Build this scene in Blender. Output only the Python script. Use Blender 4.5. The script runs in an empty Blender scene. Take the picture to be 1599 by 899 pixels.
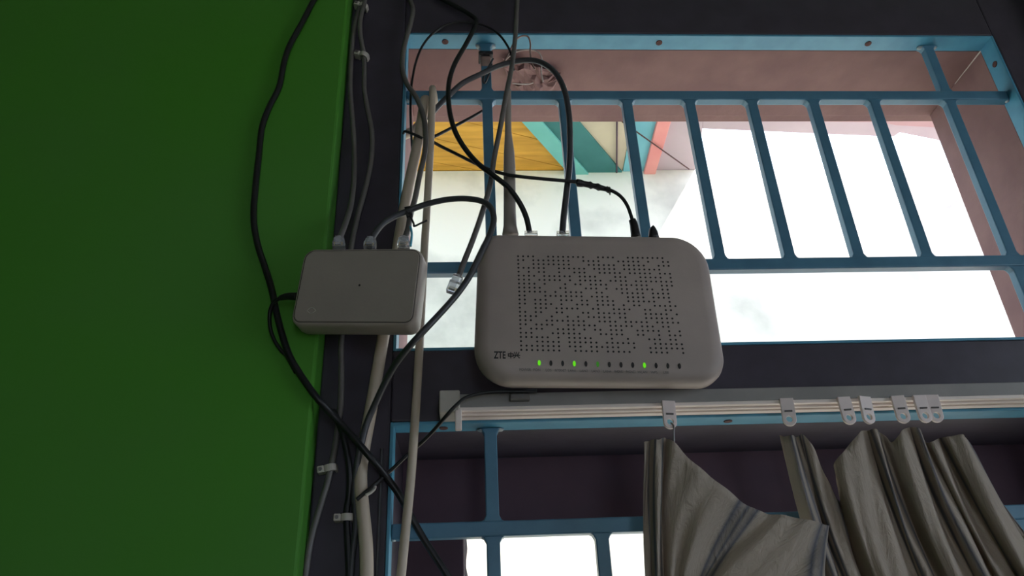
import bpy, bmesh, math, random
from mathutils import Vector, Matrix, Euler

random.seed(7)
S = bpy.context.scene
COL = S.collection

# ------------------------------------------------------------------ camera
FPX, PCX, PCY = 1195.0, 799.5, 449.5
zc = Vector((700 - PCX, 1774 + PCY, -FPX)).normalized()        # world up seen by the camera
xc = Vector((20800.0, 294.0, -FPX)); xc -= zc * xc.dot(zc); xc.normalize()
yc = zc.cross(xc)
ROT = Matrix((xc, yc, zc))                                      # camera -> world
EYE = Vector((0.0, -0.70, 1.45))
cd = bpy.data.cameras.new('camera'); cam = bpy.data.objects.new('camera', cd); COL.objects.link(cam)
cam.matrix_world = Matrix.Translation(EYE) @ ROT.to_4x4()
cd.sensor_width = 36.0; cd.lens = FPX / 1599.0 * 36.0; cd.clip_start = 0.01; cd.clip_end = 200
S.camera = cam

# ------------------------------------------------------------------ light
S.view_settings.view_transform = 'Standard'; S.view_settings.look = 'None'
S.view_settings.exposure = 0.0; S.view_settings.gamma = 1.0; S.view_settings.use_curve_mapping = False
W = bpy.data.worlds.new('world'); S.world = W; W.use_nodes = True
bg = W.node_tree.nodes['Background']
bg.inputs[0].default_value = (0.72, 0.84, 1.0, 1); bg.inputs[1].default_value = 3.6

def lamp(name, kind, loc, direction, energy, color, size=None):
    d = bpy.data.lights.new(name, kind); d.energy = energy; d.color = color
    if kind == 'AREA':
        d.shape = 'RECTANGLE'; d.size, d.size_y = size
    o = bpy.data.objects.new(name, d); COL.objects.link(o); o.location = loc
    o.rotation_euler = Vector(direction).to_track_quat('-Z', 'Y').to_euler()
    return o
sun = lamp('sun', 'SUN', (3, -3, 8), (-0.50, 0.42, -0.90), 8.0, (1.0, 0.95, 0.86)); sun.data.angle = 0.01

# ------------------------------------------------------------------ helpers
def at(px, py, y):
    d = ROT @ Vector((px - PCX, -(py - PCY), -FPX)); t = (y - EYE.y) / d.y
    return EYE + d * t
def at_z(px, py, z):
    d = ROT @ Vector((px - PCX, -(py - PCY), -FPX)); t = (z - EYE.z) / d.z
    return EYE + d * t

def tag(o, label=None, cat=None, group=None, kind=None):
    if label: o['label'] = label
    if cat: o['category'] = cat
    if group: o['group'] = group
    if kind: o['kind'] = kind
    return o
def empty(name, loc=(0, 0, 0), rot=(0, 0, 0)):
    o = bpy.data.objects.new(name, None); COL.objects.link(o); o.location = loc; o.rotation_euler = rot
    o.empty_display_size = 0.02
    return o
def obj(name, bm, mat, parent=None, smooth=False, bevel=0, seg=2):
    bmesh.ops.recalc_face_normals(bm, faces=bm.faces)
    me = bpy.data.meshes.new(name); bm.to_mesh(me); bm.free()
    for m in (mat if isinstance(mat, (list, tuple)) else [mat]): me.materials.append(m)
    if smooth:
        for p in me.polygons: p.use_smooth = True
    o = bpy.data.objects.new(name, me); COL.objects.link(o)
    if parent: o.parent = parent
    if bevel:
        b = o.modifiers.new('bevel', 'BEVEL'); b.width = bevel; b.segments = seg; b.limit_method = 'ANGLE'; b.angle_limit = 0.7
    return o
def world_parent(o, parent):
    """o is built in world coordinates; keep it there under a moved parent"""
    bpy.context.view_layer.update()
    o.parent = parent; o.matrix_parent_inverse = parent.matrix_world.inverted()
    return o
def box(bm, x0, x1, y0, y1, z0, z1, mi=0):
    v = [bm.verts.new((x, y, z)) for x in (x0, x1) for y in (y0, y1) for z in (z0, z1)]
    for a in ((0, 1, 3, 2), (4, 6, 7, 5), (0, 4, 5, 1), (2, 3, 7, 6), (0, 2, 6, 4), (1, 5, 7, 3)):
        bm.faces.new([v[i] for i in a]).material_index = mi
    return v
def bx(*a):
    bm = bmesh.new(); box(bm, *a); return bm
def prism(pts, axis, a0, a1, bm=None):
    """extrude a 2-D polygon along an axis: 'y' takes (x,z), 'z' takes (x,y), 'x' takes (y,z)"""
    bm = bm or bmesh.new()
    def mk(p, a):
        return {'y': (p[0], a, p[1]), 'z': (p[0], p[1], a), 'x': (a, p[0], p[1])}[axis]
    A = [bm.verts.new(mk(p, a0)) for p in pts]; B = [bm.verts.new(mk(p, a1)) for p in pts]
    bm.faces.new(A); bm.faces.new(B)
    n = len(pts)
    for i in range(n): bm.faces.new((A[i], A[(i + 1) % n], B[(i + 1) % n], B[i]))
    return bm
def spline(pts, sub=6):
    P = [Vector(p) for p in pts]; out = []
    for i in range(len(P) - 1):
        p0 = P[max(i - 1, 0)]; p1 = P[i]; p2 = P[i + 1]; p3 = P[min(i + 2, len(P) - 1)]
        for k in range(sub):
            t = k / sub
            out.append(0.5 * ((2 * p1) + (p2 - p0) * t + (2 * p0 - 5 * p1 + 4 * p2 - p3) * t * t + (3 * p1 - p0 - 3 * p2 + p3) * t ** 3))
    out.append(P[-1]); return out
def tube(pts, r, bm=None, n=10, sub=6, r1=None, smooth=True):
    bm = bm or bmesh.new()
    P = spline(pts, sub) if smooth else [Vector(p) for p in pts]
    T = [(P[min(i + 1, len(P) - 1)] - P[max(i - 1, 0)]).normalized() for i in range(len(P))]
    up = Vector((0, 1, 0)) if abs(T[0].y) < 0.9 else Vector((1, 0, 0))
    N = (up - T[0] * up.dot(T[0])).normalized(); rings = []
    for i, p in enumerate(P):
        N = (N - T[i] * N.dot(T[i])).normalized(); B = T[i].cross(N)
        rr = r if r1 is None else r + (r1 - r) * i / (len(P) - 1)
        rings.append([bm.verts.new(p + (N * math.cos(2 * math.pi * k / n) + B * math.sin(2 * math.pi * k / n)) * rr) for k in range(n)])
    for a, b in zip(rings, rings[1:]):
        for k in range(n): bm.faces.new((a[k], a[(k + 1) % n], b[(k + 1) % n], b[k]))
    bm.faces.new(rings[0][::-1]); bm.faces.new(rings[-1])
    return bm
def disc(bm, c, r, y, n=8, h=0.0004, sx=1.0):
    pts = [(c[0] + r * sx * math.cos(2 * math.pi * k / n), c[1] + r * math.sin(2 * math.pi * k / n)) for k in range(n)]
    return prism(pts, 'y', y, y + h, bm)
def round_rect(x0, x1, z0, z1, rtl, rtr, rbr, rbl, n=7):
    out = []
    for cx, cz, r, a0 in ((x1 - rtr, z1 - rtr, rtr, 0), (x0 + rtl, z1 - rtl, rtl, 90), (x0 + rbl, z0 + rbl, rbl, 180), (x1 - rbr, z0 + rbr, rbr, 270)):
        for k in range(n + 1):
            a = math.radians(a0 + 90 * k / n); out.append((cx + r * math.cos(a), cz + r * math.sin(a)))
    return out
def loft(rings, bm=None):
    """rings: lists of 3-D points, same count; caps both ends"""
    bm = bm or bmesh.new(); R = [[bm.verts.new(p) for p in r] for r in rings]; n = len(R[0])
    for a, b in zip(R, R[1:]):
        for k in range(n): bm.faces.new((a[k], a[(k + 1) % n], b[(k + 1) % n], b[k]))
    bm.faces.new(R[0][::-1]); bm.faces.new(R[-1]); return bm
def inset(pts, d):
    n = len(pts); out = []
    for i in range(n):
        a = Vector(pts[i - 1]); b = Vector(pts[(i + 1) % n]); t = (b - a)
        t = t.normalized() if t.length else Vector((1, 0)); out.append((pts[i][0] - t.y * d, pts[i][1] + t.x * d))
    return out

# ------------------------------------------------------------------ materials
MATS = {}
def mat(name, col, rough=0.5, col2=None, scale=20, bump=0.0, bscale=80, spec=0.5, metal=0.0, emit=None, trans=0.0, stretch=None, detail=4, lo=0.35, hi=0.65):
    if name in MATS: return MATS[name]
    m = bpy.data.materials.new(name); m.use_nodes = True; nt = m.node_tree; p = nt.nodes['Principled BSDF']
    p.inputs['Base Color'].default_value = (*col, 1); p.inputs['Roughness'].default_value = rough
    p.inputs['Metallic'].default_value = metal; p.inputs['Specular IOR Level'].default_value = spec
    if trans: p.inputs['Transmission Weight'].default_value = trans; p.inputs['IOR'].default_value = 1.35
    if emit: p.inputs['Emission Color'].default_value = (*emit[:3], 1); p.inputs['Emission Strength'].default_value = emit[3]
    tc = nt.nodes.new('ShaderNodeTexCoord'); mp = nt.nodes.new('ShaderNodeMapping'); nt.links.new(tc.outputs['Object'], mp.inputs[0])
    if stretch: mp.inputs['Scale'].default_value = stretch
    if col2:
        nz = nt.nodes.new('ShaderNodeTexNoise'); nz.inputs['Scale'].default_value = scale; nz.inputs['Detail'].default_value = detail
        nt.links.new(mp.outputs[0], nz.inputs['Vector'])
        rp = nt.nodes.new('ShaderNodeValToRGB'); rp.color_ramp.elements[0].position = lo; rp.color_ramp.elements[1].position = hi
        rp.color_ramp.elements[0].color = (*col, 1); rp.color_ramp.elements[1].color = (*col2, 1)
        nt.links.new(nz.outputs['Fac'], rp.inputs[0]); nt.links.new(rp.outputs[0], p.inputs['Base Color'])
    if bump:
        nb = nt.nodes.new('ShaderNodeTexNoise'); nb.inputs['Scale'].default_value = bscale; nb.inputs['Detail'].default_value = 5
        nt.links.new(mp.outputs[0], nb.inputs['Vector'])
        bp = nt.nodes.new('ShaderNodeBump'); bp.inputs['Strength'].default_value = bump; bp.inputs['Distance'].default_value = 0.003
        nt.links.new(nb.outputs['Fac'], bp.inputs['Height']); nt.links.new(bp.outputs[0], p.inputs['Normal'])
    MATS[name] = m; return m

GREEN = mat('green_wall_paint', (0.066, 0.285, 0.022), 0.6, (0.076, 0.27, 0.036), 4, 0.15, 60, 0.35)
TIMBER = mat('dark_timber_paint', (0.046, 0.039, 0.054), 0.42, (0.058, 0.050, 0.070), 30, 0.12, 50, 0.4)
REVEAL = mat('maroon_reveal_plaster', (0.25, 0.145, 0.135), 0.75, (0.20, 0.112, 0.11), 14, 0.35, 40, 0.3)
OUTFRAME = mat('maroon_board_paint', (0.10, 0.056, 0.078), 0.6, (0.078, 0.046, 0.066), 12, 0.1, 60, 0.3)
BLUE = mat('blue_metal_paint', (0.085, 0.315, 0.46), 0.42, (0.065, 0.26, 0.40), 35, 0.08, 120, 0.5)
BLUEBAR = mat('blue_bar_paint', (0.080, 0.215, 0.32), 0.38, (0.066, 0.18, 0.275), 35, 0.08, 120, 0.5)
RUST = mat('rusty_screw', (0.10, 0.035, 0.03), 0.8, (0.05, 0.02, 0.02), 200)
WELD = mat('weld_bead', (0.20, 0.33, 0.40), 0.4, (0.35, 0.38, 0.40), 250, 0.5, 300)
WHITEWALL = mat('white_plaster', (0.93, 0.84, 0.80), 0.85, (0.62, 0.56, 0.54), 5.0, 0.35, 25, 0.2, detail=9, lo=0.46, hi=0.68)
PAVE = mat('pale_concrete', (0.62, 0.58, 0.52), 0.9, (0.5, 0.47, 0.43), 5, 0.3, 20, 0.2)
YELLOW = mat('yellow_timber', (0.72, 0.36, 0.055), 0.6, (0.52, 0.25, 0.035), 5, 0.15, 30, 0.3, stretch=(1.2, 9, 9))
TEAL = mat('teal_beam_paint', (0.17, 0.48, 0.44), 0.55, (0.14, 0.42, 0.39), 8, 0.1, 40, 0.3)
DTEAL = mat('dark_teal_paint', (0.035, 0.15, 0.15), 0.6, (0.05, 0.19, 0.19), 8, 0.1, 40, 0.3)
BEIGE = mat('beige_roof_sheet', (0.60, 0.50, 0.38), 0.7, (0.50, 0.41, 0.32), 6, 0.15, 30, 0.3)
SKYBLUE = mat('sky_blue_board', (0.16, 0.42, 0.52), 0.6, (0.19, 0.47, 0.56), 6, 0.1, 30, 0.3)
SALMON = mat('salmon_batten', (0.72, 0.26, 0.25), 0.6, (0.78, 0.33, 0.30), 8, 0.1, 40, 0.3)
DUSTY = mat('dusty_pink_board', (0.50, 0.30, 0.31), 0.7, (0.44, 0.26, 0.28), 6, 0.1, 30, 0.3)
MAUVE = mat('mauve_roof_sheet', (0.52, 0.41, 0.45), 0.7, (0.46, 0.36, 0.40), 6, 0.1, 30, 0.3)
ROUTER = mat('router_plastic', (0.45, 0.375, 0.335), 0.5, (0.39, 0.325, 0.295), 16, 0.05, 300, 0.4)
SWITCH = mat('switch_plastic', (0.42, 0.36, 0.31), 0.4, (0.38, 0.33, 0.285), 18, 0.04, 300, 0.45)
SWPANEL = mat('switch_panel_plastic', (0.34, 0.30, 0.255), 0.5, (0.31, 0.27, 0.235), 18, 0.05, 300, 0.4)
DARKDOT = mat('dark_hole', (0.012, 0.011, 0.012), 0.8)
INK = mat('black_ink', (0.012, 0.012, 0.014), 0.6)
GREYINK = mat('grey_ink', (0.16, 0.15, 0.15), 0.6)
LEDOFF = mat('led_window_off', (0.03, 0.028, 0.03), 0.3)
LEDON = mat('led_window_lit', (0.05, 0.30, 0.01), 0.3, emit=(0.14, 0.75, 0.01, 0.75))
LEDDIM = mat('led_window_dim', (0.05, 0.22, 0.03), 0.3, emit=(0.10, 0.50, 0.05, 0.22))
BLACKCAB = mat('black_cable_sheath', (0.010, 0.011, 0.012), 0.4, (0.016, 0.016, 0.018), 60, 0.05, 300, 0.4)
DARKCAB = mat('dark_grey_cable_sheath', (0.045, 0.048, 0.055), 0.4, (0.06, 0.06, 0.066), 60, 0.05, 300, 0.5)
GREYCAB = mat('grey_cable_sheath', (0.15, 0.14, 0.13), 0.4, (0.115, 0.105, 0.10), 50, 0.05, 300, 0.5)
BEIGECAB = mat('beige_cable_sheath', (0.57, 0.48, 0.375), 0.42, (0.49, 0.41, 0.32), 30, 0.05, 200, 0.5)
ANTENNA = mat('antenna_plastic', (0.33, 0.29, 0.26), 0.45, (0.29, 0.26, 0.23), 30, 0.03, 200, 0.5)
CLIP = mat('clip_plastic', (0.55, 0.51, 0.45), 0.45, (0.48, 0.45, 0.40), 80)
CLEAR = mat('clear_plug_plastic', (0.85, 0.87, 0.9), 0.12, trans=0.75)
GOLD = mat('plug_contact', (0.75, 0.6, 0.3), 0.3, metal=1.0)
RAIL = mat('rail_plastic', (0.30, 0.285, 0.27), 0.4, (0.25, 0.24, 0.23), 25, 0.05, 200, 0.5)
RAILLIP = mat('rail_lip_lit_plastic', (0.90, 0.80, 0.74), 0.4, (0.85, 0.74, 0.68), 30, 0.03, 200, 0.5)  # paler than the track: skylight from below put into the lip colour
GLIDER = mat('glider_plastic', (0.85, 0.73, 0.70), 0.4, (0.78, 0.68, 0.65), 60, 0.03, 200, 0.5)
STEEL = mat('steel_hook', (0.25, 0.24, 0.24), 0.35, metal=0.8)
TAPE = mat('black_tape', (0.012, 0.012, 0.014), 0.5, (0.02, 0.02, 0.022), 90, 0.6, 250)
BARE = mat('old_lamp_wire', (0.36, 0.25, 0.21), 0.5, (0.26, 0.17, 0.15), 90)
PLASTIC = mat('crumpled_film', (0.55, 0.47, 0.43), 0.25, (0.42, 0.33, 0.30), 60, 0.4, 90, 0.6)
STRAND = mat('light_blue_strand', (0.10, 0.45, 0.62), 0.4)
ROOMPAINT = mat('room_floor_cement', (0.20, 0.18, 0.16), 0.8, (0.26, 0.24, 0.21), 4, 0.2, 30)
CREAM = mat('cream_wall_paint', (0.50, 0.41, 0.34), 0.7, (0.46, 0.38, 0.31), 5, 0.1, 40, 0.3)
CEILP = mat('room_ceiling_paint', (0.42, 0.41, 0.39), 0.8, (0.38, 0.37, 0.35), 4, 0.1, 30)

# ------------------------------------------------------------------ the setting
X0, X1 = -0.075, 0.694             # clear opening
ZT, ZS = 2.194, 1.758              # upper opening: top, sill
ZL, ZB = 1.685, 0.95               # lower opening: top, sill
XA, XB = -0.143, 0.765             # outer edges of the timber frame
TH = 0.158                         # back of the wall
bm = bmesh.new()
box(bm, -2.2, XA, -0.03, TH, 0, 2.75); box(bm, XB, 1.45, -0.03, TH, 0, 2.75)
box(bm, XA, XB, -0.03, TH, 2.30, 2.75); box(bm, XA, XB, -0.03, TH, 0, 0.87)
tag(obj('wall_front', bm, GREEN, bevel=0.003), 'dark green painted plaster wall around the window', kind='structure')
tag(obj('wall_left', bx(-2.3, -2.2, -3.5, TH, 0, 2.75), GREEN), kind='structure')
XR = 1.35                          # right-hand wall with an opening added for side light, back wall with a doorway sized for room light
bm = bmesh.new(); box(bm, XR, XR + 0.1, -3.5, -1.00, 0, 2.75); box(bm, XR, XR + 0.1, -0.35, -0.03, 0, 2.75)
box(bm, XR, XR + 0.1, -1.00, -0.35, 0, 1.25); box(bm, XR, XR + 0.1, -1.00, -0.35, 2.15, 2.75)
tag(obj('wall_right', bm, CREAM), kind='structure')
bm = bmesh.new(); box(bm, -2.3, 0.00, -3.5, -3.4, 0, 2.75); box(bm, 0.80, XR + 0.1, -3.5, -3.4, 0, 2.75); box(bm, 0.0, 0.80, -3.5, -3.4, 2.10, 2.75)
tag(obj('wall_back', bm, CREAM), kind='structure')
tag(obj('added_door_leaf', bx(0.0, 0.14, -3.44, -3.40, 0, 2.10), TIMBER), kind='structure')  # unseen leaf, added to narrow the doorway and cut the daylight coming in
tag(obj('floor', bx(-2.3, 1.45, -3.5, TH, -0.08, 0), ROOMPAINT), kind='structure')
tag(obj('ceiling', bx(-2.3, 1.45, -3.5, TH, 2.75, 2.83), CEILP), kind='structure')
tag(obj('floor_outside', bx(-8, 8, -8, 6, -0.25, -0.09), PAVE), 'pale concrete ground outside the window', kind='structure')

win = empty('window_1', (0.3, 0, ZB)); tag(win, 'dark timber window frame with an upper and a lower opening', kind='structure')
def wpart(name, bm, m, bevel=0.002): return world_parent(obj(name, bm, m, bevel=bevel), win)
wpart('jamb', bx(XA, X0, 0, 0.028, ZB - 0.08, ZT + 0.106), TIMBER); wpart('jamb', bx(X1, XB, 0, 0.028, ZB - 0.08, ZT + 0.106), TIMBER)
wpart('header', bx(X0, X1, 0, 0.028, ZT, ZT + 0.106), TIMBER); wpart('transom', bx(X0, X1, 0, 0.028, ZL, ZS), TIMBER)
wpart('sill', bx(X0, X1, -0.02, 0.028, ZB - 0.08, ZB), TIMBER)
wpart('reveal', bx(XA, X0, 0.028, TH, ZB - 0.08, 2.30), REVEAL, 0.001); wpart('reveal', bx(X1, XB, 0.028, TH, ZB - 0.08, 2.30), REVEAL, 0.001)
wpart('soffit', bx(X0, X1, 0.028, TH, ZT, 2.30), REVEAL, 0.001); wpart('transom_core', bx(X0, X1, 0.028, 0.10, ZL, ZS), OUTFRAME, 0.001)
wpart('lower_ledge', bx(X0, X1, 0.028, TH, ZB - 0.08, ZB), REVEAL, 0.001)
# boards of the outer frame of the lower opening
wpart('frame_board', bx(X0, X1, 0.125, TH, 1.609, ZL), OUTFRAME); wpart('frame_board', bx(X0, -0.008, 0.125, TH, ZB, 1.609), OUTFRAME)
wpart('frame_board', bx(X1 - 0.06, X1, 0.125, TH, ZB, 1.609), OUTFRAME)
wpart('side_lining', bx(X0, X0 + 0.002, 0.028, 0.125, ZB, ZL - 0.001), TIMBER, 0); wpart('side_lining', bx(X0, X1, 0.028, 0.125, ZL - 0.002, ZL), TIMBER, 0)
bm = bmesh.new()
edge = [(-0.008, ZB + 0.01)]
z = ZB + 0.01
while z < 1.605:
    z += random.uniform(0.006, 0.02); edge.append((-0.008 + random.uniform(0.001, 0.006), min(z, 1.606)))
edge.append((-0.008, 1.607))
wpart('chipped_plaster_edge', prism(edge, 'y', 0.14, TH + 0.004), WHITEWALL, 0)

jl = [Vector((X1 - 0.0005, y, ZT - 0.0005 + random.uniform(-0.0004, 0.0002))) for y in (0.026, 0.034, 0.045, 0.058, 0.072, 0.09)]
wpart('pale_joint', tube(jl, 0.0012, n=6, r1=0.0006), PLASTIC, 0)
# neighbouring wall and the roofed passage outside
tag(obj('wall_outside', bx(-3.0, 3.4, 1.30, 1.45, -0.09, 2.957), WHITEWALL), 'sunlit white plaster wall across the passage outside', kind='structure')
roof = empty('roof_outside', (0.4, 1.1, 2.96)); tag(roof, 'roof over the passage with yellow planks and painted beams', kind='structure')
ZR = 2.96
def rp(name, px, z0, z1, m, bev=0.0015):
    pts = [tuple(at_z(p[0], p[1], z0)[:2]) for p in px]
    return world_parent(obj(name, prism(pts, 'z', z0, z1), m, bevel=bev), roof)
# yellow planks: seams run towards lower right in the picture
def lerp2(a, b, t): return (a[0] + (b[0] - a[0]) * t, a[1] + (b[1] - a[1]) * t)
def plank(a0, a1, b0, b1):
    rp('plank', [a0, a1, b1, b0], ZR, ZR + 0.02, YELLOW, 0.0012)
L = [(560, 80), (560, 150), (560, 190), (560, 232), (560, 290)]
Rr = [(912, 165), (912, 235), (912, 268), (912, 296), (912, 330)]
g = 0.25
for i in range(4):
    plank((L[i][0], L[i][1] + g), (L[i + 1][0], L[i + 1][1] - g), (Rr[i][0], Rr[i][1] + g), (Rr[i + 1][0], Rr[i + 1][1] - g))
rp('plank_backing', [(500, 60), (1050, 100), (1050, 300), (500, 300)], ZR + 0.022, ZR + 0.03, DTEAL, 0)
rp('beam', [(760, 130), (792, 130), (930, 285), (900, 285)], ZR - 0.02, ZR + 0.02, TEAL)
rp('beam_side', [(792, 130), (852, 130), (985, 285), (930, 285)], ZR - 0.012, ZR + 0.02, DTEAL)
rp('roof_sheet', [(852, 130), (1000, 130), (968, 290), (985, 285)], ZR - 0.004, ZR + 0.012, BEIGE)
rp('blue_board', [(1000, 130), (1042, 130), (1001, 290), (968, 290)], ZR - 0.008, ZR + 0.02, SKYBLUE)
rp('batten', [(1042, 130), (1066, 130), (1018, 290), (1001, 290)], ZR - 0.02, ZR + 0.02, SALMON)
rp('mauve_sheet', [(1066, 110), (1097, 110), (1097, 203), (1082, 284), (1020, 284)], ZR - 0.002, ZR + 0.015, MAUVE)
rp('mauve_sheet', [(1097, 110), (1760, 110), (1760, 290), (1599, 270), (1500, 232), (1465, 219), (1405, 207), (1396, 213), (1375, 213), (1097, 201)], ZR - 0.002, ZR + 0.015, MAUVE)
def rod(a, b, r, name, m):
    return world_parent(obj(name, tube([a, b], r, sub=1, n=8), m, smooth=True), roof)
rp('batten', [(1090, 176), (1490, 174), (1476, 200), (1400, 196), (1375, 191), (1250, 190), (1090, 186)], ZR - 0.012, ZR + 0.0, DUSTY)
rod(at_z(963.5, 150, ZR - 0.012), at_z(963, 284, ZR - 0.012), 0.0028, 'thin_rod', OUTFRAME)
rod(at_z(955, 178, ZR - 0.026), at_z(1076, 264, ZR - 0.026), 0.0022, 'thin_wire', RUST)
# eave board of the own house, right above the opening outside
tag(obj('trim_1', bx(-1.2, 2.2, TH, TH + 0.02, 2.20, 2.32), REVEAL, bevel=0.002), 'reddish board above the window outside', kind='structure')

# ------------------------------------------------------------------ window grilles
BW = 0.0122
def bar_v(x, z0, z1, flare0, flare1):
    """vertical square bar; the ends flare where they are welded"""
    h = BW / 2; f = 0.006; L = []
    def side(s):
        pts = []
        if flare0: pts += [(x + s * (h + f), z0), (x + s * (h + f * 0.35), z0 + f * 0.35), (x + s * h, z0 + f)]
        else: pts += [(x + s * h, z0)]
        if flare1: pts += [(x + s * h, z1 - f), (x + s * (h + f * 0.35), z1 - f * 0.35), (x + s * (h + f), z1)]
        else: pts += [(x + s * h, z1)]
        return pts
    return prism(side(1) + side(-1)[::-1], 'y', 0.0148, 0.0252)
def grille(name, label, x0, x1, z0, z1, hz, full, short, holes):
    g = empty(name, ((x0 + x1) / 2, 0.0125, z0)); tag(g, label, 'window grille', 'blue window grilles')
    t = 0.003
    def part(n, bm, m=BLUE, bev=0.0006): return world_parent(obj(n, bm, m, bevel=bev), g)
    part('frame_strip', bx(x0 + t, x1 - t, 0.0005, 0.025, z1 - t, z1)); part('frame_strip', bx(x0 + t, x1 - t, 0.0005, 0.025, z0, z0 + t))
    part('frame_strip', bx(x0, x0 + t, 0.0005, 0.025, z0, z1)); part('frame_strip', bx(x1 - t, x1, 0.0005, 0.025, z0, z1))
    for zz in hz: part('cross_bar', bx(x0 + t, x1 - t, 0.0135, 0.0255, zz - BW / 2 - 0.0008, zz + BW / 2 + 0.0008), BLUEBAR, 0.0014)
    for x in full:
        zs = [z0 + t] + sorted(hz) + [z1 - t]
        for a, b in zip(zs, zs[1:]):
            part('upright_bar', bar_v(x, a + (BW / 2 if a != zs[0] else 0), b - (BW / 2 if b != zs[-1] else 0), True, True), BLUEBAR, 0.0012)
    for x in short:
        for a, b in zip(sorted(hz), sorted(hz)[1:]):
            part('upright_bar', bar_v(x, a + BW / 2, b - BW / 2, True, True), BLUEBAR, 0.0012)
    for (hx, where) in holes:
        if where == 'top':
            b = tube([(hx, 0.0125, z1 - t + 0.0005), (hx, 0.0125, z1 - t - 0.0009)], 0.0042, sub=1, n=14)
        elif where == 'left':
            b = tube([(x0 + t - 0.0005, 0.0125, hx), (x0 + t + 0.0009, 0.0125, hx)], 0.0042, sub=1, n=14)
        else:
            b = tube([(x1 - t + 0.0005, 0.0125, hx), (x1 - t - 0.0009, 0.0125, hx)], 0.0042, sub=1, n=14)
        part('screw_head', b, RUST, 0.0003)
    # weld beads where bars meet the strips
    def bead(p, s):
        bm = bmesh.new()
        bmesh.ops.create_icosphere(bm, subdivisions=2, radius=1.0)
        for v in bm.verts:
            k = 1 + random.uniform(-0.22, 0.22)
            v.co = Vector((p[0] + v.co.x * s[0] * k, p[1] + v.co.y * s[1] * k, p[2] + v.co.z * s[2] * k))
        w = part('weld_bead', bm, WELD, 0)
        for q in w.data.polygons: q.use_smooth = True
    for x in full:
        for s in (-1, 1): bead((x + s * 0.009, 0.019, z1 - t - 0.001), (0.0045, 0.004, 0.0018))
    for zz in hz:
        bead((x0 + t + 0.001, 0.018, zz - 0.006), (0.003, 0.004, 0.0025)); bead((x1 - t - 0.001, 0.018, zz - 0.006), (0.003, 0.004, 0.0025))
    return g
xs = [0.1205 + 0.0787 * k for k in range(6)]
grille('window_grille', 'blue metal grille in the upper opening behind the router', X0, X1, ZS, ZT, [1.8605, 2.1035], [0.0265, 0.613], xs,
       [(at_z(695, 61, ZT - 0.003).x, 'top'), (at_z(1031, 60, ZT - 0.003).x, 'top'), (at_z(1358, 64, ZT - 0.003).x, 'top'), (2.155, 'right'), (1.92, 'right')])
grille('window_grille', 'blue metal grille in the lower opening behind the curtain', X0, X1, ZB, ZL, [1.20, 1.587], [0.0195, 0.613], [0.1185 + 0.0787 * k for k in range(6)],
       [(at_z(692, 661, ZL - 0.003).x, 'top'), (at_z(1143, 650, ZL - 0.003).x, 'top')])

# ------------------------------------------------------------------ curtain rail
RX0, RX1 = -0.028, 0.86
rail = empty('curtain_rail', (0.3, -0.013, 1.684)); tag(rail, 'white curtain track screwed to the timber transom under the router', 'curtain rail')
def rpart(n, bm, m, bev=0.0008): return world_parent(obj(n, bm, m, bevel=bev), rail)
rpart('track', bx(RX0 + 0.018, RX1, -0.026, -0.001, 1.6885, 1.7015), RAIL)
rpart('front_lip', bx(RX0 + 0.012, RX1, -0.0268, -0.0215, 1.6850, 1.6885), RAILLIP)
rpart('slot_lip', bx(RX0 + 0.012, RX1, -0.0185, -0.0145, 1.6838, 1.6885), RAILLIP); rpart('rear_lip', bx(RX0 + 0.012, RX1, -0.009, -0.001, 1.6842, 1.6885), RAILLIP)
rpart('end_cap', bx(RX0, RX0 + 0.019, -0.030, -0.001, 1.683, 1.7045), CLIP, 0.0015)
rpart('end_stop', bx(RX0 + 0.0145, RX0 + 0.0205, -0.030, -0.024, 1.6665, 1.686), RAILLIP, 0.001)
b = bmesh.new(); box(b, 0.037, 0.0555, -0.0345, -0.0262, 1.6925, 1.6975); rpart('mounting_tab', b, GREYCAB, 0.0008)

# gliders
gl_names = ['holding the far left corner of the curtain', 'second from the left along the track', 'third from the left along the track', 'fourth from the left along the track',
            'fifth from the left along the track', 'sixth from the left along the track', 'at the far right of the row']
def glider_mesh():
    w, h = 0.0062, 0.021
    outer = [(-w, 0.006), (w, 0.006)] + [(w * math.cos(a), -h + w + w * math.sin(a)) for a in [math.radians(-180 * k / 10) for k in range(11)]]
    inner = [(0.0030 * math.cos(2 * math.pi * k / 12), -h + w + 0.0005 + 0.0030 * math.sin(2 * math.pi * k / 12)) for k in range(12)]
    bm = bmesh.new()
    ring = []
    for y in (-0.0016, 0.0016):
        o = [bm.verts.new((p[0], y, p[1])) for p in outer]; i = [bm.verts.new((p[0], y, p[1])) for p in inner]
        es = [bm.edges.new((o[k], o[(k + 1) % len(o)])) for k in range(len(o))] + [bm.edges.new((i[k], i[(k + 1) % len(i)])) for k in range(len(i))]
        bmesh.ops.triangle_fill(bm, edges=es, use_beauty=True); ring.append((o, i))
    for a, b in ((ring[0][0], ring[1][0]), (ring[0][1], ring[1][1])):
        for k in range(len(a)): bm.faces.new((a[k], a[(k + 1) % len(a)], b[(k + 1) % len(b)], b[k]))
    return bm
gproto = None
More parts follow.
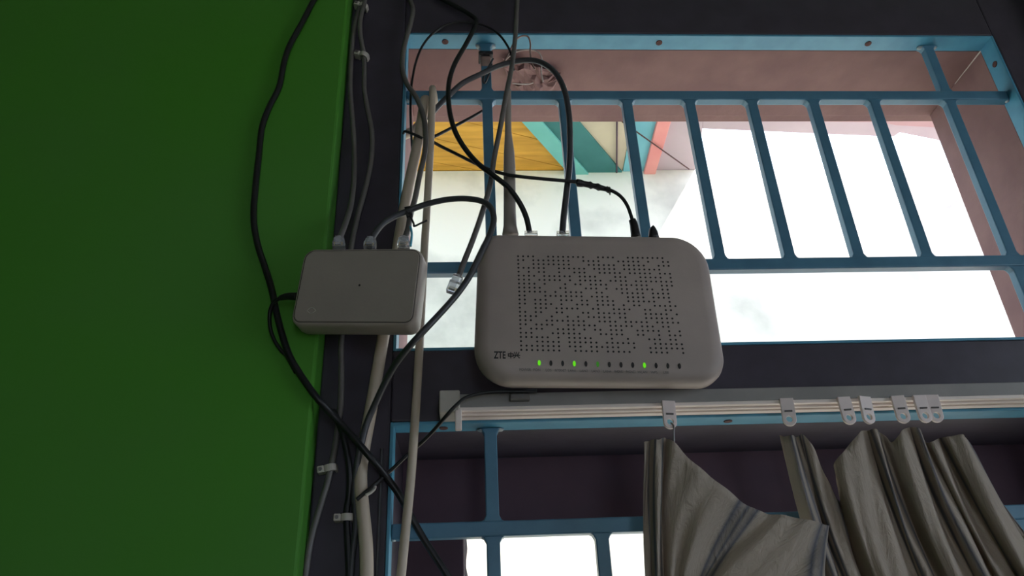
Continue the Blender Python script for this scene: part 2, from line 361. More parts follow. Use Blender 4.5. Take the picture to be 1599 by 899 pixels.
for i, px in enumerate((1041, 1225, 1315, 1347, 1399, 1433, 1452)):
    p = at(px, 642, -0.0205)
    e = empty('curtain_glider', (p.x, -0.0292, 1.683)); tag(e, 'pale plastic curtain glider ' + gl_names[i], 'curtain glider', 'gliders on the curtain track')
    if gproto is None:
        gproto = obj('glider_body', glider_mesh(), GLIDER, e, bevel=0.0005)
        bm = bmesh.new(); box(bm, -0.0035, 0.0035, -0.0026, -0.0014, -0.0078, -0.0062); gbar = obj('cross_pin', bm, GREYCAB, e, bevel=0.0003)
    else:
        for src in (gproto, gbar):
            c = src.copy(); COL.objects.link(c); c.parent = e
    e.rotation_euler = (0, random.uniform(-0.06, 0.06), random.uniform(-0.2, 0.2))

# ------------------------------------------------------------------ router
PL = -0.062
def local_face(px, py, o, y=PL):
    bpy.context.view_layer.update()
    return o.matrix_world.inverted() @ at(px, py, y)
rot = empty('router', (0.1195, PL + 0.030, 1.6988), (math.radians(0.0), math.radians(1.7), 0))
tag(rot, 'dusty white router with perforated face, antenna and green status lights', 'router')
HW, HH = 0.1165, 0.1560
ol = round_rect(-HW, HW, 0, HH, 0.020, 0.036, 0.026, 0.036, 9)
ol = [(x * (1.0 - 0.022 * (z / HH)) + 0.001 * z / HH, z) for x, z in ol]
ol = [(x, z + 0.0022 * (1 - (x / HW) ** 2) * (1 if z > HH / 2 else -0.5)) for x, z in ol]
def ring(pts, y): return [(p[0], y, p[1]) for p in pts]
bm = loft([ring(inset(ol, 0.010), 0.0), ring(inset(ol, 0.004), -0.002), ring(inset(ol, 0.0006), -0.008), ring(ol, -0.016), ring(inset(ol, 0.0012), -0.0225), ring(inset(ol, 0.0035), -0.0262), ring(inset(ol, 0.008), -0.0288), ring(inset(ol, 0.014), -0.0300)])
body = obj('body', bm, ROUTER, rot, smooth=True)
FY = -0.0300
# perforations
bm = bmesh.new()
NC, NR = 31, 24
c00 = local_face(809, 400, rot); c10 = local_face(1042, 403, rot); c01 = local_face(814, 546, rot); c11 = local_face(1067, 551, rot)
rnd = random.Random(11)
for r in range(NR):
    c = 0
    t = r / (NR - 1)
    while c < NC:
        run = rnd.choice((1, 2, 3, 4, 5, 6, 8)); gap = rnd.choice((1, 1, 1, 2, 2, 3))
        for k in range(run):
            if c < NC:
                s = c / (NC - 1); a = c00.lerp(c10, s); b2 = c01.lerp(c11, s); p = a.lerp(b2, t)
                disc(bm, (p.x, p.z), 0.00105, FY - 0.00012, 7, 0.0004)
            c += 1
        c += gap
tag(obj('vent_holes', bm, DARKDOT, rot), kind='stuff')
# status lights
for k in range(13):
    p = local_face(842 + (1061 - 842) * k / 12, 566.5 + 5.0 * k / 12, rot)
    bm = disc(bmesh.new(), (p.x, p.z), 0.0027, FY - 0.0004, 12, 0.0006, 0.5)
    obj('status_light', bm, LEDON if k in (0, 3, 9) else LEDDIM if k == 5 else LEDOFF, rot)
# lettering
def text(body_, size, loc, m, name, parent, sx=1.0, bold=0.0):
    cu = bpy.data.curves.new('t', 'FONT'); cu.body = body_; cu.size = size; cu.align_x = 'CENTER'; cu.extrude = 0.00005; cu.offset = bold
    to = bpy.data.objects.new('t', cu); COL.objects.link(to); bpy.context.view_layer.update()
    me = bpy.data.meshes.new_from_object(to.evaluated_get(bpy.context.evaluated_depsgraph_get()))
    bpy.data.objects.remove(to)
    me.transform(Matrix.Translation(loc) @ Matrix.Rotation(math.radians(90), 4, 'X') @ Matrix.Diagonal((sx, 1, 1, 1)))
    me.materials.clear(); me.materials.append(m)
    o = bpy.data.objects.new(name, me); COL.objects.link(o); o.parent = parent; return o
pz = local_face(780.5, 559.5, rot); text('ZTE', 0.0098, (pz.x, FY - 0.0002, pz.z), INK, 'maker_lettering', rot, 0.62, 0.00022)
def strokes(segs, o, s, w, name):
    bm = bmesh.new()
    for a, b in segs:
        a = Vector((o[0] + a[0] * s, o[1] + a[1] * s)); b = Vector((o[0] + b[0] * s, o[1] + b[1] * s)); d = (b - a).normalized() * w / 2; n = Vector((-d.y, d.x))
        prism([tuple(a - d + n), tuple(a - d - n), tuple(b + d - n), tuple(b + d + n)], 'y', FY - 0.0002, FY, bm)
    return obj(name, bm, INK, rot)
pz = local_face(793.0, 558.6, rot)
strokes([((0.1, 0.75), (0.9, 0.75)), ((0.1, 0.3), (0.9, 0.3)), ((0.1, 0.75), (0.1, 0.3)), ((0.9, 0.75), (0.9, 0.3)), ((0.5, 1.0), (0.5, 0.0))], (pz.x, pz.z), 0.0054, 0.0008, 'maker_lettering')
pz = local_face(802.2, 558.6, rot)
strokes([((0.15, 1.0), (0.28, 0.62)), ((0.48, 1.0), (0.55, 0.65)), ((0.9, 1.0), (0.72, 0.55)), ((0.0, 0.45), (1.0, 0.45)), ((0.35, 0.32), (0.05, 0.0)), ((0.65, 0.32), (0.95, 0.0))], (pz.x, pz.z), 0.0054, 0.0008, 'maker_lettering')
for k, w in enumerate(('POWER', 'PON', 'LOS', 'INTERNET', 'LAN1', 'LAN2', 'LAN3', 'LAN4', 'PHONE1', 'PHONE2', 'WLAN', 'WPS', 'USB')):
    p = local_face(820 + (1040 - 820) * k / 12, 579 + 4.5 * k / 12, rot)
    text(w, 0.0036, (p.x, FY - 0.00015, p.z), GREYINK, 'light_caption', rot, 0.85 if len(w) < 6 else 0.62)
# antenna and top fittings (built in world space)
def rtp(name, bm, m, smooth=True, bev=0): return world_parent(obj(name, bm, m, smooth=smooth, bevel=bev), rot)
AY = -0.040
a = [at(797, 366, AY), at(796.5, 352, AY), at(796, 330, AY), at(795.5, 262, AY), at(795, 238, AY), at(793.5, 205, AY), at(793.5, 140, AY)]
rad = [0.0085, 0.0068, 0.0064, 0.0064, 0.0058, 0.0036, 0.0034]
bm = bmesh.new(); rings = []
for p, r in zip(a, rad): rings.append([(p.x + r * math.cos(2 * math.pi * k / 14), p.y + r * 0.7 * math.sin(2 * math.pi * k / 14), p.z) for k in range(14)])
rings.append([(a[-1].x + (q[0] - a[-1].x) * .6, a[-1].y + (q[1] - a[-1].y) * .6, a[-1].z + 0.002) for q in rings[-1]])
rtp('antenna', loft(rings, bm), ANTENNA)
p = at(1021, 372, AY)
rtp('rocker_button', loft([[(p.x + w * math.cos(2 * math.pi * k / 12), p.y + 0.005 * math.sin(2 * math.pi * k / 12), p.z + h) for k in range(12)] for w, h in ((0.0062, -0.003), (0.0055, 0.003), (0.0046, 0.008), (0.0032, 0.0115), (0.0012, 0.0128))]), BLACKCAB)

# ------------------------------------------------------------------ network switch
sw = empty('network_switch', at(0.5 * (550 + 560), 447, -0.07), Euler((math.radians(1.3), math.radians(5.5), math.radians(-8.8)), 'XYZ'))
sw.location = (-0.1023, -0.07, 1.7937)
tag(sw, 'small off-white network switch hanging by the green wall edge', 'network switch')
SWW, SWH, SWT = 0.113 / 2 + 0.0022, 0.0755 / 2 + 0.0022, 0.026
so = round_rect(-SWW, SWW, -SWH, SWH, 0.012, 0.012, 0.010, 0.010, 7)
bm = loft([ring(inset(so, 0.0035), SWT), ring(inset(so, 0.001), SWT - 0.0015), ring(so, SWT - 0.006), ring(so, 0.0035), ring(inset(so, 0.0008), 0.001), ring(inset(so, 0.0022), 0.0)])
obj('body', bm, SWITCH, sw, smooth=True).data.shade_smooth()
pi_ = inset(so, 0.0030)
fp = obj('front_panel', loft([ring(pi_, 0.0003), ring(pi_, -0.0004), ring(inset(pi_, 0.0006), -0.0009)]), SWPANEL, sw)
pg = bmesh.new()
outer, inner = inset(so, 0.0024), inset(so, 0.0031)
for k in range(len(outer)):
    q = [outer[k], outer[(k + 1) % len(outer)], inner[(k + 1) % len(outer)], inner[k]]
    prism(q, 'y', -0.0002, 0.0004, pg)
obj('panel_groove', pg, DARKDOT, sw)
obj('reset_hole', disc(bmesh.new(), (0.002, 0.0), 0.0011, -0.0011, 8, 0.0004), DARKDOT, fp)
bm = tube([(-0.044, -0.0012, -0.026), (-0.040, -0.0012, -0.029), (-0.036, -0.0012, -0.026), (-0.040, -0.0012, -0.023), (-0.0435, -0.0012, -0.0255)], 0.0003, n=6)
obj('embossed_mark', bm, CLIP, fp)
bm = bmesh.new()
for k in range(5): box(bm, -0.048 + k * 0.0205, -0.048 + k * 0.0205 + 0.0135, 0.006, 0.018, SWH - 0.0003, SWH + 0.0003)
obj('port_row', bm, DARKDOT, sw)

# ------------------------------------------------------------------ cables
def cable(name, label, pts, r, m, cat='cable', sub=6, n=10, group=None):
    """pts: picture points with the depth at which the cable really hangs"""
    P = [p if isinstance(p, Vector) else at(*p) for p in pts]
    if not isinstance(pts[0], Vector) and pts[0][1] < 0:          # runs on up the wall to the ceiling
        q = P[0]; yy = min(q.y, -0.0315 - r)
        P = [Vector((q.x, yy, 2.75)), Vector((q.x + 0.004, yy, 2.60)), Vector((q.x - 0.003, yy, 2.45)), Vector((q.x, yy, 2.335)), Vector((q.x, yy, 2.302))] + P
    base = P[-1]
    e = empty(name, base); tag(e, label, cat, group)
    world_parent(obj('sheath', tube(P, r, n=n, sub=sub), m, smooth=True), e)
    return e, P
def plug(parent, c, d, m=CLEAR, w=0.0117, h=0.0105, t=0.0083, side=None):
    """clear modular plug: c = end away from the cable, d = direction back along the cable"""
    d = Vector(d).normalized(); s = Vector((0, 1, 0)).cross(d).normalized(); f = d.cross(s)
    bm = bmesh.new()
    box(bm, -w / 2, w / 2, -t / 2, t / 2, 0, h * 0.62); box(bm, -w / 2 * 0.86, w / 2 * 0.86, -t / 2 * 0.9, t / 2 * 0.9, h * 0.62, h)
    M = Matrix((s, f, d)).transposed().to_4x4(); M.translation = c; bm.transform(M)
    o = world_parent(obj('clear_plug', bm, m, bevel=0.0006), parent)
    bm = bmesh.new(); box(bm, -0.003, 0.003, -t / 2 - 0.0028, -t / 2 - 0.0018, 0.0, h * 0.95); box(bm, -0.003, 0.003, -t / 2 - 0.0025, -t / 2, 0.0, 0.0012); bm.transform(M)
    world_parent(obj('latch', bm, m), o)
    bm = bmesh.new()
    for k in range(8): box(bm, -0.0040 + k * 0.00105, -0.0040 + k * 0.00105 + 0.0006, -t / 2 - 0.0002, -t / 2 + 0.001, 0.0008, 0.0042)
    bm.transform(M); world_parent(obj('contacts', bm, GOLD), o)
    return o
def tie(parent, p, r, d, m=TAPE, w=0.004, name='tie'):
    d = Vector(d).normalized()
    world_parent(obj(name, tube([Vector(p) - d * w / 2, Vector(p) + d * w / 2], r, sub=2, n=10), m, smooth=False), parent)

JY = -0.0062
# thick beige cables
cable('beige_cable', 'thick straight beige cable hanging in front of the window left edge',
      [Vector((-0.078, 0.066, 2.083)), Vector((-0.062, 0.058, 2.084)), Vector((-0.046, 0.040, 2.086)), Vector((-0.0378, 0.014, 2.087)), (675.5, 139, -0.007), (675.5, 147, -0.011), (674.5, 165, -0.012), (672, 230, -0.013), (667, 320, -0.014), (662, 400, -0.014), (657, 500, -0.013), (654, 560, -0.012), (649, 640, -0.012), (642, 740, -0.012), (632, 840, -0.012), (624, 920, -0.012), (620, 980, -0.012)], 0.0042, BEIGECAB)
cable('beige_cable', 'wide beige cable running down the timber jamb behind the switch',
      [Vector((-0.078, 0.050, 2.070)), Vector((-0.062, 0.042, 2.073)), Vector((-0.0490, 0.022, 2.076)), Vector((-0.0452, 0.006, 2.077)), (664, 156, -0.004), (660, 178, -0.008), (652, 225, -0.0085), (638, 290, -0.0085), (627, 350, -0.0085), (616, 420, -0.0085), (603, 500, -0.0085), (591, 570, -0.0085), (578, 645, -0.0085), (567, 705, -0.0085), (563, 750, -0.0085), (567, 800, -0.0085), (572, 860, -0.0085), (572, 930, -0.0085), (571, 980, -0.0085)], 0.0060, BEIGECAB)
# grey cables clipped to the jamb
e, P = cable('network_cable', 'grey cable along the wall edge plugged into the left port of the switch',
      [(566, -30, JY), (563, 5, JY), (557, 28, JY), (551, 60, JY), (548, 100, JY), (547, 140, JY), (550, 180, JY), (553, 225, JY), (553, 275, -0.012), (548, 320, -0.03), (539, 350, -0.045), (530, 373, -0.056)], 0.0029, GREYCAB)
plug(e, at(529, 387, -0.056), at(530, 370, -0.056) - at(529, 387, -0.056))
e, P = cable('network_cable', 'grey cable clipped twice to the jamb and passing behind the switch',
      [(576, -30, JY), (569, 5, JY - .003), (563, 30, JY - .005), (563, 55, JY - .003), (568, 85, JY), (569, 110, JY), (569, 140, JY), (575, 175, JY), (581, 210, JY), (579, 255, JY), (569, 300, JY), (558, 340, JY), (549, 385, JY), (540, 450, JY), (533, 530, JY), (533, 580, JY), (532, 630, JY), (526, 680, JY), (517, 730, JY), (508, 765, JY), (494, 810, JY), (484, 850, JY), (477, 899, JY), (470, 960, JY)], 0.0029, GREYCAB)
# cable to the right port of the switch
e, P = cable('network_cable', 'grey cable curling over the jamb corner into the right port of the switch',
      [(636, -25, JY - .002), (641, 0, JY - .002), (645, 15, JY - .002), (642, 34, JY - .002), (635, 58, JY - .002), (629, 85, -0.0085), (629, 110, -0.0095), (636, 132, -0.013), (650, 152, -0.018), (661, 180, -0.021), (665, 210, -0.023), (663, 240, -0.025), (655, 275, -0.026), (648, 310, -0.030), (641, 335, -0.040), (637, 358, -0.055), (630, 378, -0.066)], 0.0030, GREYCAB)
plug(e, at(630, 387, -0.068), at(631, 372, -0.067) - at(630, 387, -0.068))
world_parent(obj('blue_strand', tube([at(641, 354, -0.058), at(643, 366, -0.061), at(641, 384, -0.064)], 0.0013, n=6), STRAND, smooth=True), e)
# loop cable from the middle port
e, P = cable('network_cable', 'dark grey cable arching from the middle switch port and back down past the router',
      [(577, 384, -0.062), (583, 368, -0.060), (597, 350, -0.056), (616, 338, -0.052), (640, 328, -0.050), (665, 319, -0.052), (695, 312, -0.056), (725, 310, -0.060), (752, 314, -0.064), (766, 324, -0.067), (771, 342, -0.070), (765, 366, -0.073), (750, 397, -0.076), (735, 428, -0.079), (717, 455, -0.082), (694, 482, -0.086), (665, 513, -0.092), (640, 540, -0.085), (618, 568, -0.06), (600, 600, -0.038), (586, 630, -0.024), (573, 660, -0.018), (565, 690, -0.017), (557, 730, -0.012), (553, 770, JY), (556, 815, JY), (550, 870, JY), (545, 930, JY)], 0.0031, DARKCAB)
plug(e, at(577, 388, -0.063), at(580, 372, -0.061) - at(577, 388, -0.063))
tie(e, at(638, 331, -0.048), 0.0062, (1, 0, 0.25), TAPE, 0.006, 'black_tie')
world_parent(obj('tie_tail', tube([at(641, 338, -0.05), at(646, 349, -0.053), at(647, 353, -0.054), at(656, 349, -0.056), at(667, 344, -0.058)], 0.0011, n=6), TAPE, smooth=True), e)
# unplugged cable
e, P = cable('network_cable', 'grey cable dangling from the header with an unplugged clear connector',
      [(811, -30, -0.012), (808, 0, -0.012), (806, 35, -0.014), (804, 65, -0.022), (799, 105, -0.034), (790, 150, -0.045), (781, 200, -0.049), (772, 245, -0.051), (765, 290, -0.052), (752, 335, -0.052), (738, 375, -0.052), (726, 405, -0.052), (716, 432, -0.052)], 0.0029, GREYCAB)
dd = at(720, 420, -0.052) - at(704, 458, -0.052); plug(e, at(705, 457, -0.052), dd, h=0.019, w=0.0112)
# black cable into the router
cable('network_cable', 'black cable dropping from the header into the first router port',
      [(660, -25, -0.006), (690, -2, -0.006), (718, 13, -0.006), (736, 24, -0.008), (744, 32, -0.010), (740, 45, -0.014), (727, 70, -0.020), (710, 100, -0.026), (701, 130, -0.030), (701, 165, -0.034), (708, 198, -0.040), (722, 226, -0.046), (744, 253, -0.056), (768, 272, -0.060), (793, 292, -0.058), (811, 316, -0.054), (822, 340, -0.050), (827, 364, -0.047)], 0.0029, BLACKCAB)
cable('network_cable', 'dark cable arching over the grille into the second router port',
      [(668, 184, 0.0), (684, 166, 0.002), (700, 150, 0.003), (722, 130, -0.001), (750, 116, -0.004), (778, 103, -0.006), (805, 96, -0.010), (830, 94, -0.014), (850, 100, -0.018), (868, 115, -0.022), (881, 140, -0.026), (888, 175, -0.032), (890, 215, -0.038), (889, 260, -0.042), (884, 305, -0.045), (880, 340, -0.046), (878, 366, -0.046)], 0.0034, DARKCAB)
for px in (829, 879):
    p = at(px, 366, -0.047); bm = bmesh.new(); box(bm, p.x - 0.0065, p.x + 0.0065, p.y - 0.004, p.y + 0.005, p.z - 0.004, p.z + 0.0022)
    world_parent(obj('plug_shoulder', bm, CLEAR, bevel=0.0005), rot)
# power lead of the router
e, P = cable('router_cable', 'thin black taped power lead curving into the right end of the router',
      [(763, 146, 0.034), (763, 160, 0.034), (756, 171, 0.032), (740, 181, 0.022), (712, 196, 0.008), (685, 210, -0.003), (672, 217, -0.004), (684, 226, -0.008), (712, 240, -0.016), (740, 254, -0.030), (768, 266, -0.044), (800, 274, -0.048), (845, 279, -0.049), (890, 283, -0.050), (910, 286, -0.050), (945, 294, -0.050), (966, 304, -0.050), (979, 320, -0.049), (987, 342, -0.048), (990, 352, -0.047)], 0.0019, BLACKCAB, 'cable')
bm = bmesh.new(); sp = spline([at(899, 285, -0.050), at(912, 287, -0.050), at(930, 291, -0.050), at(949, 296, -0.050), at(953, 299, -0.050)], 5)
rings = []
for i, p in enumerate(sp):
    r = 0.0036 + 0.0009 * random.uniform(-1, 1); r = r * (0.55 if i in (0, len(sp) - 1) else 1)
    rings.append([(p.x, p.y + r * math.cos(2 * math.pi * k / 9), p.z + r * math.sin(2 * math.pi * k / 9)) for k in range(9)])
world_parent(obj('taped_splice', loft(rings, bm), TAPE, smooth=True), e)
bm = tube([at(987, 343, -0.048), at(990, 352, -0.047), at(993, 370, -0.046)], 0.0036, n=12, r1=0.0052)
world_parent(obj('barrel_plug', bm, BLACKCAB, smooth=True), e)
# arching thin wire at the top left
cable('thin_wire', 'thin black wire arching across the header at the upper left corner',
      [(644, 235, 0.012), (642, 205, 0.008), (641, 165, 0.004), (643, 130, -0.001), (650, 95, -0.004), (662, 68, -0.007), (681, 48, -0.006), (705, 36, -0.006), (730, 35, -0.006), (756, 40, -0.006), (778, 53, -0.007), (792, 71, -0.008), (799, 88, -0.008), (802, 110, -0.006)], 0.0015, BLACKCAB, n=8)
cable('tie_strip', 'short black tie strip around the beige cables at the window edge',
      [(630, 208, -0.0035), (633, 205, -0.012), (642, 208, -0.017), (652, 212, -0.017), (660, 216, -0.0165)], 0.0016, TAPE, 'cable tie', n=8)
# black mains cord over the green wall
GY = -0.0345
e, P = cable('mains_cable', 'thick black power cord draped down the green wall',
      [(508, -30, GY), (490, 0, GY), (472, 35, GY), (452, 72, GY), (443, 100, GY), (436, 135, GY), (420, 168, GY), (409, 200, GY), (404, 245, GY), (399, 290, GY), (396, 340, GY), (402, 380, GY), (413, 415, GY), (424, 450, GY), (431, 485, GY), (440, 520, GY), (452, 555, GY), (468, 583, GY), (485, 608, -0.035), (500, 627, -0.033), (522, 650, -0.024), (545, 675, -0.022), (565, 698, -0.021), (585, 722, -0.016), (604, 745, -0.006), (625, 775, -0.001), (645, 812, 0.002), (664, 845, 0.004), (690, 885, 0.006), (715, 925, 0.010), (740, 970, 0.012)], 0.0033, BLACKCAB)
e, P = cable('black_lead', 'thin black lead looping off the cord into the left side of the switch',
      [(462, 464, -0.052), (448, 462, -0.050), (436, 466, -0.046), (426, 474, -0.042), (421, 490, -0.037), (422, 512, -0.035), (429, 532, -0.0335), (440, 548, -0.0330), (448, 556, -0.0330), (462, 582, -0.0325)], 0.0018, BLACKCAB)
bm = tube([at(438, 465, -0.047), at(448, 462.5, -0.050), at(464, 463, -0.053)], 0.0026, n=10, r1=0.0040)
world_parent(obj('barrel_plug', bm, BLACKCAB, smooth=True), e)
# more black leads down the jamb
cable('mains_cable', 'black cord bunched on the jamb below the power cord crossing',
      [(520, 640, -0.0145), (532, 668, -0.014), (541, 700, -0.013), (546, 740, -0.0105), (545, 775, -0.0065), (541, 800, JY), (543, 850, JY), (545, 900, JY), (544, 960, JY)], 0.0030, BLACKCAB)
e, P = cable('thin_wire', 'thin black wire running from the router foot down across to the jamb',
      [(838, 611, -0.031), (812, 611, -0.033), (780, 611, -0.033), (750, 614, -0.034), (727, 621, -0.035), (712, 633, -0.036), (697, 649, -0.034), (677, 672, -0.018), (657, 692, -0.004), (638, 708, -0.003), (615, 730, -0.0045), (598, 745, -0.007), (584, 757, -0.010), (570, 769, -0.0175), (557, 780, -0.018)], 0.0018, BLACKCAB, n=8)
world_parent(obj('white_tie_end', tube([at(571, 773, -0.021), at(579, 769, -0.020), at(585, 763, -0.018), at(586, 759, -0.017)], 0.0013, n=6), CLIP, smooth=True), e)
cable('thin_wire', 'thin pale edge wire running beside the blue strip of the lower window',
      [(596, 700, -0.002), (594, 760, -0.002), (591, 830, -0.002), (588, 900, -0.002), (585, 960, -0.002)], 0.0015, DARKCAB, n=8)

# old lamp wires and crumpled film on the soffit
def wire(label, pts, r, m): return cable('lamp_wire', label, pts, r, m, 'wire', n=7)
wire('brown twisted wire bent down from the header beside the grey cable', [(783, 105, 0.012), (793, 86, 0.006), (803, 66, -0.002), (813, 57, -0.004), (824, 57, -0.004), (828, 68, -0.002), (828, 82, 0.0), (831, 100, 0.0), (835, 108, 0.0)], 0.0011, BARE)
wire('pale brown wire looping over the dark arching cable', [(786, 97, 0.03), (800, 84, 0.02), (818, 78, 0.012), (838, 80, 0.012), (846, 92, 0.016), (845, 112, 0.022), (848, 128, 0.03)], 0.0010, PLASTIC)
wire('thin pale wire trailing along the maroon soffit', [(800, 130, 0.075), (825, 131, 0.08), (845, 124, 0.08), (862, 118, 0.075), (876, 126, 0.08), (884, 136, 0.09)], 0.0009, PLASTIC)
wire('short curled wire hooked on the left upright bar', [(770, 92, 0.006), (762, 106, 0.002), (755, 122, 0.004), (757, 130, 0.006), (763, 118, 0.004), (768, 100, 0.004)], 0.0012, DARKCAB)
film = bmesh.new(); NXf, NZf = 14, 7; gv = []
for i in range(NXf + 1):
    col = []
    for j in range(NZf + 1):
        px = 785 + 90 * i / NXf; py = 90 + (12 + 40 * math.sin(math.pi * min(i / NXf * 1.05, 1)) ** 0.7) * j / NZf + 22 * i / NXf
        z = ZT - 0.004 - 0.006 * random.random()
        col.append(film.verts.new(at_z(px + random.uniform(-2, 2), py + random.uniform(-2, 2), z)))
    gv.append(col)
for i in range(NXf):
    for j in range(NZf): film.faces.new((gv[i][j], gv[i + 1][j], gv[i + 1][j + 1], gv[i][j + 1]))
fo = obj('crumpled_film', film, REVEAL); sm = fo.modifiers.new('solid', 'SOLIDIFY'); sm.thickness = 0.0006
tag(fo, 'scrap of crumpled film stuck to the maroon soffit', 'plastic film')
# tape ring around the left upright bar
tp = empty('tape_wrap', (0.0265, 0.02, 2.15)); tag(tp, 'black tape wrapped round the left upright bar near the top', 'tape')
bm = bmesh.new()
pA = at(760, 84, 0.0135); r0 = 0.0092
box(bm, 0.0265 - r0, 0.0265 + r0, 0.0105, 0.0295, pA.z - 0.003, pA.z + 0.003)
world_parent(obj('tape_band', bm, TAPE, bevel=0.0015), tp)
bm = bmesh.new(); box(bm, 0.0265 - 0.0066, 0.0265 + 0.0066, 0.0135, 0.0265, pA.z - 0.020, pA.z - 0.003)
world_parent(obj('rag_wrap', bm, BARE, bevel=0.002), tp)

# ------------------------------------------------------------------ cable clips
def clip(px, py, label, ang, flat=False):
    p = at(px, py, JY)
    e = empty('cable_clip', (p.x, 0.0 if px > 505 else 0.0, p.z), (0, ang, 0)); tag(e, label, 'cable clip', 'white cable clips on the jamb')
    outer = []; ri, ro = 0.0036, 0.0060
    prof = [(-ro - 0.0005, 0), (-ro - 0.0005, -0.006)] + [(-ro * math.cos(math.pi * k / 10), -0.006 - ro * 0.85 * math.sin(math.pi * k / 10)) for k in range(1, 10)] + [(ro, -0.006), (ro, 0), (ri, 0), (ri, -0.006)]
    prof += [(ri * math.cos(math.pi * k / 10), -0.006 - ri * 0.9 * math.sin(math.pi * k / 10)) for k in range(1, 10)] + [(-ri, -0.006), (-ri, 0)]
    bm = prism(prof, 'z', -0.0032, 0.0032)
    obj('saddle', bm, CLIP, e, bevel=0.0004)
    bm = bmesh.new(); box(bm, -ro - 0.0055, -ro + 0.001, -0.010, 0, -0.0032, 0.0032); obj('nail_lug', bm, CLIP, e, bevel=0.001)
    obj('nail', tube([(-ro - 0.0025, -0.0098, 0), (-ro - 0.0025, -0.0112, 0)], 0.0017, sub=1, n=10), STEEL, e)
clip(567, 10, 'white cable clip at the very top of the jamb', 0.35)
clip(568, 87, 'white cable clip below the topmost one on the jamb', 0.35)
clip(516, 731, 'white cable clip slanting beside the green wall below the switch', -0.16)
clip(542, 808, 'white cable clip lowest on the jamb', 0.0)

# ------------------------------------------------------------------ curtain
CL = [  # top x, top y, top depth, bottom x (at picture row 950), bottom depth
 (1006, 690, -.030, 1012, -.030), (1016, 687, -.022, 1021, -.020), (1027, 686, -.036, 1030, -.036), (1038, 684, -.020, 1038, -.018), (1052, 690, -.036, 1046, -.034),
 (1085, 724, -.040, 1054, -.024), (1120, 752, -.042, 1062, -.040), (1160, 784, -.040, 1074, -.026), (1195, 801, -.036, 1095, -.044), (1225, 805, -.040, 1165, -.052),
 (1262, 812, -.042, 1230, -.056), (1294, 820, -.034, 1284, -.048), (1262, 812, -.010, 1292, -.018), (1223, 690, -.008, 1300, -.010), (1222, 682, -.016, 1308, -.020), (1234, 680, -.028, 1320, -.036), (1246, 682, -.014, 1335, -.020),
 (1257, 679, -.030, 1350, -.038), (1278, 718, -.026, 1362, -.022), (1298, 765, -.018, 1366, -.014), (1316, 785, -.010, 1370, -.010), (1306, 742, -.022, 1378, -.022),
 (1305, 721, -.034, 1394, -.042), (1324, 697, -.040, 1411, -.048), (1344, 673, -.032, 1430, -.040), (1352, 673, -.012, 1451, -.018), (1364, 670, -.030, 1472, -.044), (1376, 676, -.014, 1489, -.022),
 (1394, 690, -.030, 1506, -.046), (1408, 672, -.036, 1523, -.050), (1418, 668, -.018, 1544, -.024), (1432, 668, -.032, 1562, -.046), (1446, 690, -.018, 1580, -.020), (1456, 689, -.036, 1597, -.046),
 (1466, 684, -.018, 1616, -.024), (1480, 682, -.036, 1635, -.050), (1500, 679, -.040, 1659, -.052), (1511, 688, -.026, 1678, -.030), (1530, 735, -.020, 1691, -.022),
 (1552, 785, -.018, 1706, -.036), (1580, 818, -.016, 1724, -.020), (1620, 850, -.014, 1747, -.040)]
SUB, ROWS = 8, 16
def soft(d): return -0.028 + (d + 0.028) * 0.62
top = spline([at(c[0], c[1], soft(c[2])) for c in CL], SUB); bot = spline([at(c[3], 950, soft(c[4])) for c in CL], SUB)
cur = empty('curtain', (0.42, -0.025, 1.05)); tag(cur, 'grey-beige striped curtain bunched on hooks over the lower window', 'curtain')
bm = bmesh.new(); lay = bm.verts.layers.float.new('stripe')
STR = [0.9, 1.7, 2.6, 6.9, 7.25, 7.6, 10.5, 10.85, 15.0, 15.5, 16.3, 16.8, 19.5, 25.2, 25.8, 26.6, 30.3, 31.0, 34.4, 37.0, 37.6, 38.2]
grid = []
for i, (a, b) in enumerate(zip(top, bot)):
    u = i / SUB; col = []
    s = max([max(0.0, 1 - abs(u - q) / 0.16) for q in STR])
    for j in range(ROWS + 1):
        t = j / ROWS; w = 0.012 * math.sin(math.pi * t)
        p = a.lerp(b, t); sag = math.sin(math.pi * t) * 0.004 * math.sin(u * 1.9 + 2.2 * t)
        p = p + Vector((-0.004 * math.sin(math.pi * t) * (1 if u > 12 else 0.5), sag * 0.8 - 0.0015 * math.sin(u * 5.1 + t * 7), 0))
        v = bm.verts.new(p); v[lay] = min(1, s * 1.5); col.append(v)
    for k in range(1, 4):                                   # hangs on below the picture
        p = b + Vector((0.0, 0.003 * math.sin(u * 2.0 + k), -0.17 * k)); v = bm.verts.new(p); v[lay] = min(1, s * 1.5); col.append(v)
    grid.append(col)
for a, b in zip(grid, grid[1:]):
    for j in range(len(a) - 1): bm.faces.new((a[j], b[j], b[j + 1], a[j + 1]))
CUR = bpy.data.materials.new('curtain_fabric'); CUR.use_nodes = True; nt = CUR.node_tree; p = nt.nodes['Principled BSDF']; p.inputs['Roughness'].default_value = 0.85; p.inputs['Specular IOR Level'].default_value = 0.15
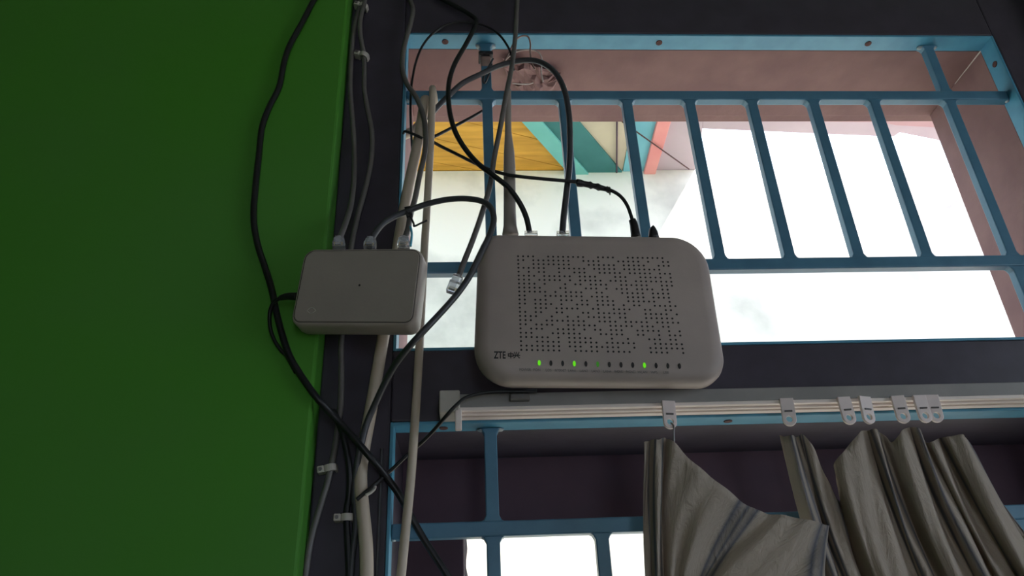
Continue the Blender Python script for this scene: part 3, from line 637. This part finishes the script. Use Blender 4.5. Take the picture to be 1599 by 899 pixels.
an = nt.nodes.new('ShaderNodeAttribute'); an.attribute_name = 'stripe'
nz = nt.nodes.new('ShaderNodeTexNoise'); nz.inputs['Scale'].default_value = 60; nz.inputs['Detail'].default_value = 6
r1 = nt.nodes.new('ShaderNodeValToRGB'); r1.color_ramp.elements[0].color = (0.44, 0.38, 0.315, 1); r1.color_ramp.elements[1].color = (0.53, 0.46, 0.385, 1)
mx = nt.nodes.new('ShaderNodeMix'); mx.data_type = 'RGBA'; mx.inputs[7].default_value = (0.15, 0.155, 0.185, 1)
nt.links.new(nz.outputs['Fac'], r1.inputs[0]); nt.links.new(r1.outputs[0], mx.inputs[6]); nt.links.new(an.outputs['Fac'], mx.inputs[0]); nt.links.new(mx.outputs[2], p.inputs['Base Color'])
n2 = nt.nodes.new('ShaderNodeTexNoise'); n2.inputs['Scale'].default_value = 38; n2.inputs['Detail'].default_value = 5; n2.inputs['Distortion'].default_value = 0.8
bpn = nt.nodes.new('ShaderNodeBump'); bpn.inputs['Strength'].default_value = 0.5; bpn.inputs['Distance'].default_value = 0.006
nt.links.new(n2.outputs['Fac'], bpn.inputs['Height']); nt.links.new(bpn.outputs[0], p.inputs['Normal'])
tl = nt.nodes.new('ShaderNodeBsdfTranslucent'); ms = nt.nodes.new('ShaderNodeMixShader'); ms.inputs[0].default_value = 0.22
nt.links.new(mx.outputs[2], tl.inputs[0]); nt.links.new(p.outputs[0], ms.inputs[1]); nt.links.new(tl.outputs[0], ms.inputs[2]); nt.links.new(ms.outputs[0], nt.nodes['Material Output'].inputs[0])
co = world_parent(obj('cloth', bm, CUR, smooth=True), cur)
so_ = co.modifiers.new('solid', 'SOLIDIFY'); so_.thickness = 0.0008
hk = bmesh.new()
gp = at(1041, 642, -0.0205)
hook = [(gp.x, -0.029, 1.668), (gp.x + 0.0015, -0.0315, 1.664), (gp.x + 0.0008, -0.031, 1.657), (gp.x + 0.0002, -0.030, 1.650), (gp.x - 0.0015, -0.029, 1.6465)]
world_parent(obj('hook', tube(hook, 0.0008, n=7), STEEL, smooth=True), cur)
